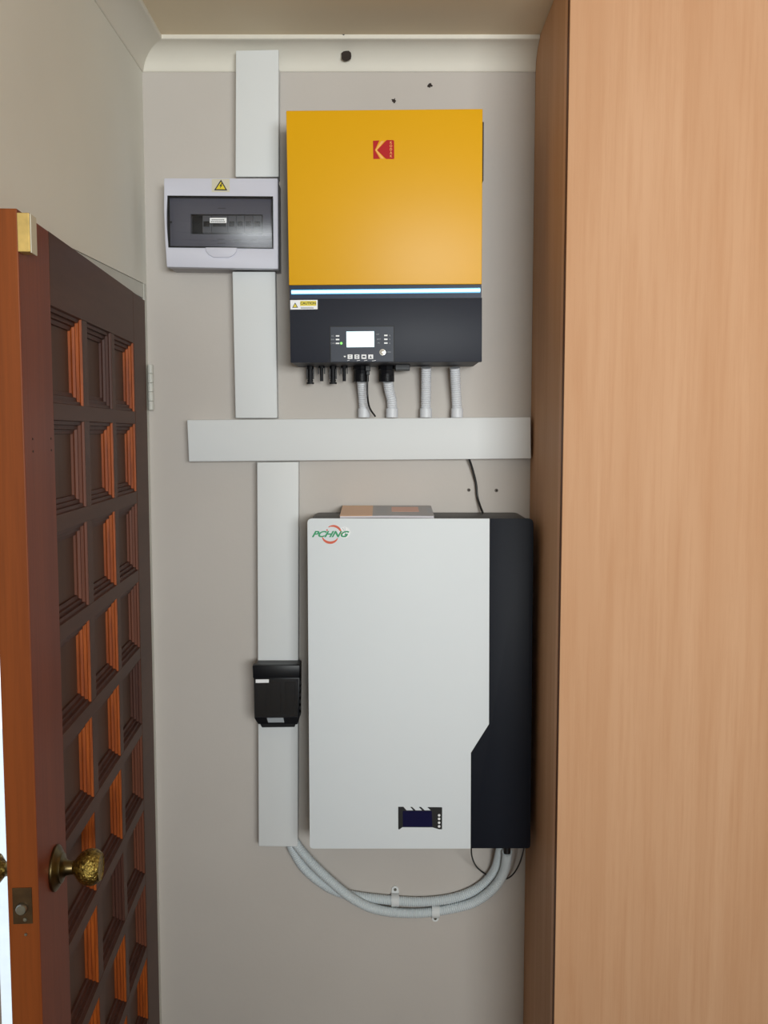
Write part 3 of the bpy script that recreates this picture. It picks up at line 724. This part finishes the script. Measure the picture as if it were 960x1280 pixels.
def gland(u, Y=1.985):
    p = P(u, 458, Y); z1 = ZB + 0.004; z0 = P(u, 477.3, Y).z
    bm = bmesh.new()
    add_lathe(bm, [(0, 0.0155), (z1 - z0 - 0.012, 0.0155), (z1 - z0 - 0.011, 0.0172), (z1 - z0, 0.0172)], (p.x, Y, z0), (0, 0, 1), 8)
    for k in range(5): add_lathe(bm, [(0, 0.0160), (0.0012, 0.0160)], (p.x, Y, z0 + 0.002 + k * 0.003), (0, 0, 1), 24)
    return mesh_obj('cable_gland', bm, M_blk2, inv, smooth=35)
gland(451.6); gland(483.4)
mesh_obj('terminal_cover', pxprism(rect(494, 456, 512, 463.5), 1.975, 1.955, 1.985, 0.001), M_blk2, inv)

# four flexible conduits between inverter and trunking
TZ = P(480, 522, YT).z
def conduit(label, u0, v0, u1, gap_collar=True, Y0=1.985, mid=None):
    a = P(u0, v0, Y0); b = P(u1, 522, 2.006); zb = P(u1, 521.9, YT).z + 0.0004
    b.z = zb + 0.0165
    t = thing('flexible_conduit', label, 'conduit', (b.x, 2.006, zb), 'flexible conduits under the inverter')
    pts = [a, a.lerp(b, 0.33) + Vector((0, 0.002, 0)), a.lerp(b, 0.66) + Vector(((mid or 0), 0.001, 0)), b]
    mesh_obj('hose', corrugated(pts, 0.0110, 0.0046, 0.0012), M_conduit, t, smooth=50)
    mesh_obj('collar', lathe([(0, 0.0128), (0.0185, 0.0128), (0.0192, 0.0122), (0.0192, 0.010)], (b.x, 2.006, zb), (0, 0, 1), 24), M_conduit, t, smooth=40)
conduit('grey corrugated conduit below the inverter, leftmost, beside the black cable', 452.4, 476.5, 455.0)
conduit('slanting grey corrugated conduit below the inverter, second from the left', 485.0, 476.5, 490.0, mid=0.002)
conduit('grey corrugated conduit below the inverter, third from the left', 532.8, 459.5, 532.3)
conduit('grey corrugated conduit below the inverter, rightmost of four', 568.6, 459.5, 571.2)

# thin black data cable from the inverter into the trunking
tc = thing('data_cable', 'thin black plug-in cable hanging in front of the leftmost conduit', 'cable', P(469, 521.5, 1.99))
yc = 1.963
pts = [P(459.6, 466, yc), P(459.2, 480, yc), P(459.6, 497, yc), P(462.2, 510, 1.975), P(469, 521.6, 1.992)]
pts[-1].z = P(469, 521.0, YT).z + 0.001
bm = bmesh.new(); add_tube(bm, catmull(pts, 10), 0.0019, 10); mesh_obj('cord', bm, M_cable, tc, smooth=60)
bm = bmesh.new(); q = P(460, 455, yc); q2 = P(459.8, 464, yc)
add_box(bm, q.x - 0.0050, q.x + 0.0050, yc - 0.003, yc + 0.003, q2.z, ZB - 0.0005, 0.0008); add_box(bm, q.x - 0.0034, q.x + 0.0034, yc - 0.0026, yc + 0.0026, q2.z - 0.008, q2.z, 0.0008)
mesh_obj('plug', bm, M_blk2, tc)

# ------------------------------------------------------------------ battery
YB = 1.877
bat = thing('battery', 'large white and black wall-mounted battery beside the wardrobe', 'battery', (P(525, 1060, YB).x, 1.953, P(525, 1060, YB).z))
def rounded(pts, radii, n=5):
    out = []
    N = len(pts)
    for i, p in enumerate(pts):
        r = radii[i]
        if not r: out.append(p); continue
        p = Vector(p); a = Vector(pts[i - 1]) - p; b = Vector(pts[(i + 1) % N]) - p
        a.normalize(); b.normalize()
        for k in range(n + 1):
            t = k / n; q = p + a * r * (1 - t) ** 2 + b * r * t ** 2
            out.append((q.x, q.y))
    return out
full = rounded(px([(384.2, 648), (667.0, 648), (663.0, 1060.5), (387.2, 1060.5)], YB), [0.010, 0.012, 0.007, 0.008])
cc_ = [(p[0] * 1.0, p[1]) for p in full]
cx0 = sum(p[0] for p in full) / len(full); cz0 = sum(p[1] for p in full) / len(full)
case = rounded([(XZ(384.2, 648, YB)[0] + 0.0015, XZ(384.2, 648, YB)[1] - 0.0008), (XZ(667, 648, YB)[0] - 0.0015, XZ(667, 648, YB)[1] - 0.0008), (XZ(663, 1060.5, YB)[0] - 0.0015, XZ(663, 1060.5, YB)[1] + 0.0008), (XZ(387.2, 1060.5, YB)[0] + 0.0015, XZ(387.2, 1060.5, YB)[1] + 0.0008)], [0.016, 0.02, 0.010, 0.010], 6)
mesh_obj('casing', prism(case, YB + 0.004, WY - 0.001, 0.001), M_batc, bat, smooth=35)
wh = px([(384.2, 648), (611.9, 648.2), (611.2, 905), (588.6, 940.8), (588.2, 1060.5), (387.2, 1060.5)], YB)
mesh_obj('white_front_plate', prism(rounded(wh, [0.010, 0, 0, 0, 0, 0.008]), YB - 0.0015, YB + 0.0038, 0.0006), M_batw, bat, label='white front plate', smooth=30)
bk_ = px([(612.3, 648.2), (667.0, 648), (663.0, 1060.5), (588.8, 1060.5), (589.1, 941.1), (611.7, 905.3)], YB)
mesh_obj('black_front_plate', prism(rounded(bk_, [0, 0.012, 0.007, 0, 0, 0]), YB - 0.0003, YB + 0.0038, 0.0006), M_batb, bat, label='black front plate', smooth=30)
YF = YB - 0.0015
dsp = [(497.8, 1008.4), (504.3, 1008.4), (508.2, 1012.9), (516.8, 1012.9), (513.0, 1008.6), (515.2, 1008.6), (519.6, 1012.9), (527.8, 1012.9), (523.6, 1008.6), (526.2, 1008.6), (530.8, 1012.9), (538.6, 1012.9), (534.4, 1008.8), (552.2, 1009.0), (552.7, 1009.6), (552.5, 1036.2), (549.0, 1036.4), (540.5, 1033.9), (503.0, 1033.7), (499.2, 1036.5), (497.9, 1036.2)]
dp = mesh_obj('display', pxprism(dsp, YF, YF - 0.0012, YF + 0.0005), M_black, bat, label='small black display with four white dots')
mesh_obj('screen', pxprism([(503.4, 1013.4), (539.6, 1013.4), (540.4, 1033.2), (503.6, 1033.2)], YF, YF - 0.0016, YF - 0.0010), M_navy, dp)
for v_ in (1019.1, 1023.5, 1028.3, 1032.9):
    mesh_obj('button', lathe([(0, 0.0027), (0.0008, 0.0026), (0.001, 0)], P(548.9, v_, YF - 0.0012), (0, -1, 0), 14), M_wht, dp)
# maker's mark: green slanted letters, orange swoosh, worn round sticker
bm = bmesh.new(); q = P(411.5, 668.0, YF); add_text(bm, 'PCHNG', q.x, YF, q.z, 0.0165, shear=0.45, sx=1.24, bold=0.0006, space=0.98)
lg2 = mesh_obj('logo', bm, M_gtxt, bat, label='green slanted lettering')
def swoosh(cx, cy, rx, ry, a0, a1, w, tilt=0.0, n=20):
    o_, i_ = [], []
    for k in range(n + 1):
        t = k / n; a = math.radians(a0 + (a1 - a0) * t); ww = w * math.sin(PI * min(1, max(0, 0.06 + t * 0.9))) ** 0.8
        for L_, s in ((o_, ww / 2), (i_, -ww / 2)):
            x = (rx + s) * math.cos(a); y = (ry + s) * math.sin(a)
            L_.append((cx + x * math.cos(tilt) - y * math.sin(tilt), cy - (x * math.sin(tilt) + y * math.cos(tilt))))
    return o_ + i_[::-1]
bm = bmesh.new()
def add_band(bm, pts2, yf, yb):
    n_ = len(pts2) // 2; o_ = pts2[:n_]; i_ = pts2[n_:][::-1]
    for k in range(n_ - 1): add_prism(bm, px([o_[k], o_[k + 1], i_[k + 1], i_[k]], YF), yf, yb)
add_band(bm, swoosh(416.0, 667.2, 10.4, 9.8, 122, -4, 2.8, 0.0), YF - 0.0002, YF + 0.0002)
add_band(bm, swoosh(412.8, 668.4, 10.4, 9.9, 196, 336, 3.2, 0.0), YF - 0.0002, YF + 0.0002)
add_lathe(bm, [(0, 0.0017), (0.0004, 0.0017)], P(408.8, 662.6, YF + 0.0002), (0, -1, 0), 10)
mesh_obj('swoosh', bm, M_otxt, lg2)['kind'] = 'stuff'
bm = bmesh.new(); q = P(430.6, 665.6, YF); add_lathe(bm, [(0, 0.0116), (0.0002, 0.0116)], (q.x, YF + 0.0001, q.z), (0, -1, 0), 28)
ws = mesh_obj('round_sticker', bm, M_wht, bat, label='worn round white sticker')
bm = bmesh.new()
for (a, b) in (((428, 660), (433, 668)), ((431, 659), (431.8, 672)), ((427, 665), (436, 664.2)), ((429, 670), (435, 668.8))):
    d_ = Vector((b[0] - a[0], b[1] - a[1])).normalized(); nx, ny = -d_.y * 0.22, d_.x * 0.22
    add_prism(bm, px([(a[0] + nx, a[1] + ny), (b[0] + nx, b[1] + ny), (b[0] - nx, b[1] - ny), (a[0] - nx, a[1] - ny)], YF), YF - 0.00025, YF - 0.0001)
mesh_obj('crease', bm, M_grey, ws)['kind'] = 'stuff'
mesh_obj('conduit_entry', lathe([(0, 0.017), (0.014, 0.017)], (P(629, 1066, 1.97).x, 1.975, P(629, 1060, YB).z - 0.012), (0, 0, 1), 20), M_conduit, bat)

# booklet on top of the battery, its back edge propped on the wall side
ZT = XZ(500, 648, YB)[1] - 0.0008
yb0, yb1 = 1.884, 2.018
def lift(t): return 0.0004 + 0.0105 * t
xa, xb_ = P(424.6, 646, yb0).x, P(542.8, 646, yb0).x
bk0 = thing('booklet', 'orange and grey booklet lying on top of the battery', 'booklet', ((xa + xb_) / 2, 1.95, ZT))
def sheet(x0, x1, t0, t1, h0, h1, wav=0.0):
    bm = bmesh.new(); NX_ = 10; rows = []
    for j in range(NX_ + 1):
        x = x0 + (x1 - x0) * j / NX_
        w = wav * math.sin(PI * (x - xa) / (xb_ - xa))
        r = []
        for (t, h) in ((t0, h0), (t1, h0), (t1, h1), (t0, h1)):
            r.append(bm.verts.new((x, yb0 + (yb1 - yb0) * t, ZT + lift(t) + h + w * (1 - t))))
        rows.append(r)
    for a, b in zip(rows, rows[1:]):
        for k in range(4): bm.faces.new([a[k], a[(k + 1) % 4], b[(k + 1) % 4], b[k]])
    bm.faces.new(rows[0][::-1]); bm.faces.new(rows[-1]); return bm
xm = P(466, 640, 1.95).x
mesh_obj('pages', sheet(xa + 0.0008, xb_ - 0.0008, 0.004, 0.996, 0.0005, 0.0042, 0.0006), M_paper, bk0)
mesh_obj('cover', sheet(xa, xm, 0, 1, 0.0042, 0.0048, 0.0006), M_covo, bk0, label='orange part of the cover')
mesh_obj('cover', sheet(xm, xb_, 0, 1, 0.0042, 0.0048, 0.0006), M_covg, bk0, label='grey part of the cover')
mesh_obj('back_cover', sheet(xa, xb_, 0, 1, 0.0, 0.0005, 0.0), M_covg, bk0)
mesh_obj('cover_print', sheet(P(489.5, 640, 1.95).x, P(523.5, 640, 1.95).x, 0.38, 0.86, 0.0047, 0.0050, 0.0006), M_covr, bk0)
bm = bmesh.new()
for k in range(5):
    z_ = 0.3 + k * 0.1
    merge(bm, sheet(P(533 + (k % 2), 640, 1.95).x, P(540, 640, 1.95).x, z_, z_ + 0.03, 0.0047, 0.0050, 0.0006))
for k in range(4): merge(bm, sheet(P(470, 640, 1.95).x, P(484, 640, 1.95).x, 0.25 + k * 0.17, 0.28 + k * 0.17, 0.0047, 0.0050, 0.0006))
mesh_obj('lettering', bm, M_grey, bk0)['kind'] = 'stuff'

# ------------------------------------------------------------------ isolator on the lower trunking
YS = 1.935; ydepth = YT - 0.0006
iso = thing('isolator', 'black fused isolator clipped over the lower white trunking', 'isolator', (P(345, 910, YS).x, 1.96, P(345, 910, YS).z))
mesh_obj('base', pxprism([(317.5, 833), (374.4, 833), (373.6, 900), (370.6, 909.5), (324.5, 910), (318.5, 900)], YS, YS + 0.020, ydepth, 0.002), M_blk2, iso)
mesh_obj('top_block', pxprism([(315.6, 831.6), (375.0, 831.4), (374.6, 847.5), (316.2, 848)], YS, YS - 0.001, YS + 0.018, 0.002), M_blk2, iso, smooth=35)
mesh_obj('lower_body', pxprism([(316.4, 848.2), (374.5, 847.8), (373.2, 899), (369.5, 906), (322.0, 906.5), (317.4, 899)], YS, YS + 0.006, YS + 0.024, 0.002), M_blk2, iso, smooth=35)
for u_ in (326.0, 344.3, 362.2):
    mesh_obj('fuse_carrier', pxprism([(u_ - 6.6, 853), (u_ + 6.6, 853), (u_ + 6.3, 893), (u_ - 6.3, 893)], YS, YS + 0.001, YS + 0.007, 0.0022, 3), M_blk2, iso, smooth=35)
mesh_obj('smoked_cover', pxprism([(317.8, 849), (373.4, 848.6), (372.2, 896), (318.8, 896.4)], YS, YS - 0.0016, YS - 0.0002, 0.0004), M_smoke2, iso)
mesh_obj('label_strip', pxprism([(319.8, 849.0), (336.2, 848.8), (336.2, 853.0), (319.8, 853.3)], YS, YS - 0.0024, YS - 0.0015), M_wht, iso)
mesh_obj('rating_plate', pxprism([(333.2, 898.2), (353.8, 898.0), (355.0, 903.8), (335.0, 904.0)], YS, YS + 0.0044, YS + 0.0062), M_grey, iso)
mesh_obj('bottom_lip', pxprism([(324, 906), (369.6, 905.5), (367.6, 910.8), (326.5, 911.3)], YS, YS + 0.010, YS + 0.030, 0.001), M_blk2, iso)
for k in range(6):
    mesh_obj('side_rib', pxprism([(373.6, 852 + k * 8), (375.4, 852 + k * 8), (375.2, 856 + k * 8), (373.4, 856 + k * 8)], YS, YS + 0.008, YS + 0.022), M_blk2, iso)

# ------------------------------------------------------------------ hoses under the battery
rh = 0.0108
h1 = [(362.5, 1050), (366.5, 1063), (383, 1088), (412.5, 1110.4), (441.7, 1119.5), (491.7, 1125.5), (533, 1127.0), (571, 1121.5), (600, 1108.5), (618, 1089), (625, 1066), (626, 1056)]
h2 = [(368.5, 1052), (375.5, 1062), (392, 1081), (414.6, 1102.5), (437.5, 1121), (462.5, 1134.2), (491.7, 1140.3), (525, 1141.2), (558, 1137.0), (591.7, 1128.3), (616.7, 1110.5), (629.5, 1091), (633.2, 1074), (633.8, 1064.5)]
def hose(label, pts, ys, group='hoses under the battery'):
    t_ = thing('corrugated_hose', label, 'conduit', P(500, 1150, 2.01), group)
    w = []
    for (u, v), y in zip(pts, ys): w.append(P(u, v, y))
    last_point = w[-1]
    mesh_obj('hose', corrugated(w, rh, 0.0046, 0.0012), M_hose, t_, smooth=50)
    if v > 1060:
        bm2 = bmesh.new(); add_tube(bm2, [last_point + Vector((0, 0, -0.004)), last_point + Vector((0, 0.0015, 0.006)), Vector((last_point.x, last_point.y + 0.003, XZ(634, 1060.5, YB)[1] - 0.0002))], 0.0078, 14)
        mesh_obj('power_lead', bm2, M_cable, t_, smooth=50)
    return t_
n1, n2 = len(h1), len(h2)
y1 = [2.012, 2.014, 2.017, 2.018, 2.018, 2.018, 2.018, 2.018, 2.016, 2.008, 1.99, 1.975]
y2 = [2.002, 2.000, 1.996, 1.995, 1.995, 2.000, 2.012, 2.018, 2.016, 2.006, 1.992, 1.984, 1.968, 1.955]
hose('pale grey corrugated hose under the battery, lower at left and upper at middle', h1, y1)
hose('pale grey corrugated hose under the battery, front one sagging lowest at middle', h2, y2)
# open cut mouth of the front hose shows a dark cable
# saddles
def saddle(label, uc, v_top, v_bot, hv, tab_up):
    """strap over one hose with a screw tab; hv = hose centre row"""
    t_ = thing('conduit_saddle', label, 'clip', P(uc, v_bot, 2.02), 'white saddles clipping the hoses')
    c = P(uc, hv, 2.018); bm = bmesh.new(); W2 = 0.0085; R = rh + 0.0012
    ring = []
    for k in range(13):
        a = PI * k / 12; ring.append((c.y - R * math.sin(a) * 1.0, c.z + R * math.cos(a)))
    outl = [(WY - 0.0005, c.z + R)] + ring + [(WY - 0.0005, c.z - R)]
    inner = [(y + 0.0, z) for y, z in outl]
    for (p, q) in zip(outl, outl[1:]):
        v = [bm.verts.new(x) for x in ((c.x - W2, p[0], p[1]), (c.x + W2, p[0], p[1]), (c.x + W2, q[0], q[1]), (c.x - W2, q[0], q[1]))]
        bm.faces.new(v)
    bmesh.ops.remove_doubles(bm, verts=bm.verts, dist=1e-6)
    bmesh.ops.solidify(bm, geom=bm.faces[:], thickness=0.0012)
    mesh_obj('strap', bm, M_trunk, t_, smooth=40)
    for up in tab_up:
        zc = P(uc, (v_top if up else v_bot), WY).z; base = c.z + (R if up else -R); s = 1 if up else -1
        r_ = 0.0078; zt = zc - s * r_
        pts = [(c.x - W2, base - s * 0.001), (c.x - W2 + 0.0006, zt)] + [(c.x + r_ * math.cos(PI - PI * k / 10), zt + s * r_ * math.sin(PI * k / 10)) for k in range(1, 10)] + [(c.x + W2 - 0.0006, zt), (c.x + W2, base - s * 0.001)]
        tb = mesh_obj('tab', prism(pts, WY - 0.0030, WY - 0.0006, 0.0004), M_trunk, t_)
        mesh_obj('screw', lathe([(0, 0.0036), (0.0008, 0.0032), (0.001, 0)], (c.x, WY - 0.0030, zt), (0, -1, 0), 12), M_steel, t_)
saddle('white saddle with screw tab above, on the upper hose under the battery', 494.0, 1107, 1136, 1125.5, (True, False))
saddle('white saddle with screw tab below, on the lower hose under the battery', 544.5, 1128, 1151.5, 1139.6, (False,))

# black loose cables
tc = thing('power_cable', 'black cable from the horizontal trunking to the battery top', 'cable', P(603, 640, 2.01))
pts = [P(586.5, 574, 2.012), P(590.5, 586, 2.016), P(595, 604, 2.02), P(596.6, 620, 2.02), P(600, 632, 2.014), P(603.6, 641.5, 2.004)]
pts[-1].z = ZT + 0.0008
bm = bmesh.new(); add_tube(bm, catmull(pts, 10), 0.0024, 10); mesh_obj('cord', bm, M_cable, tc, smooth=60)
tc = thing('looped_cable', 'thin black cable looping below the battery behind the hoses', 'cable', P(620, 1100, 2.02))
pts = [P(589, 1057, 1.90), P(589.8, 1070, 1.93), P(594, 1081, 1.97), P(601, 1088.5, 2.0), P(612, 1095.5, 2.022), P(622, 1099.5, 2.0275), P(633, 1098.5, 2.022), P(642, 1092, 2.0), P(649.5, 1079, 1.97), P(654, 1064, 1.93), P(655, 1057, 1.91)]
bm = bmesh.new(); add_tube(bm, catmull(pts, 8), 0.0017, 8); mesh_obj('cord', bm, M_cable, tc, smooth=60)
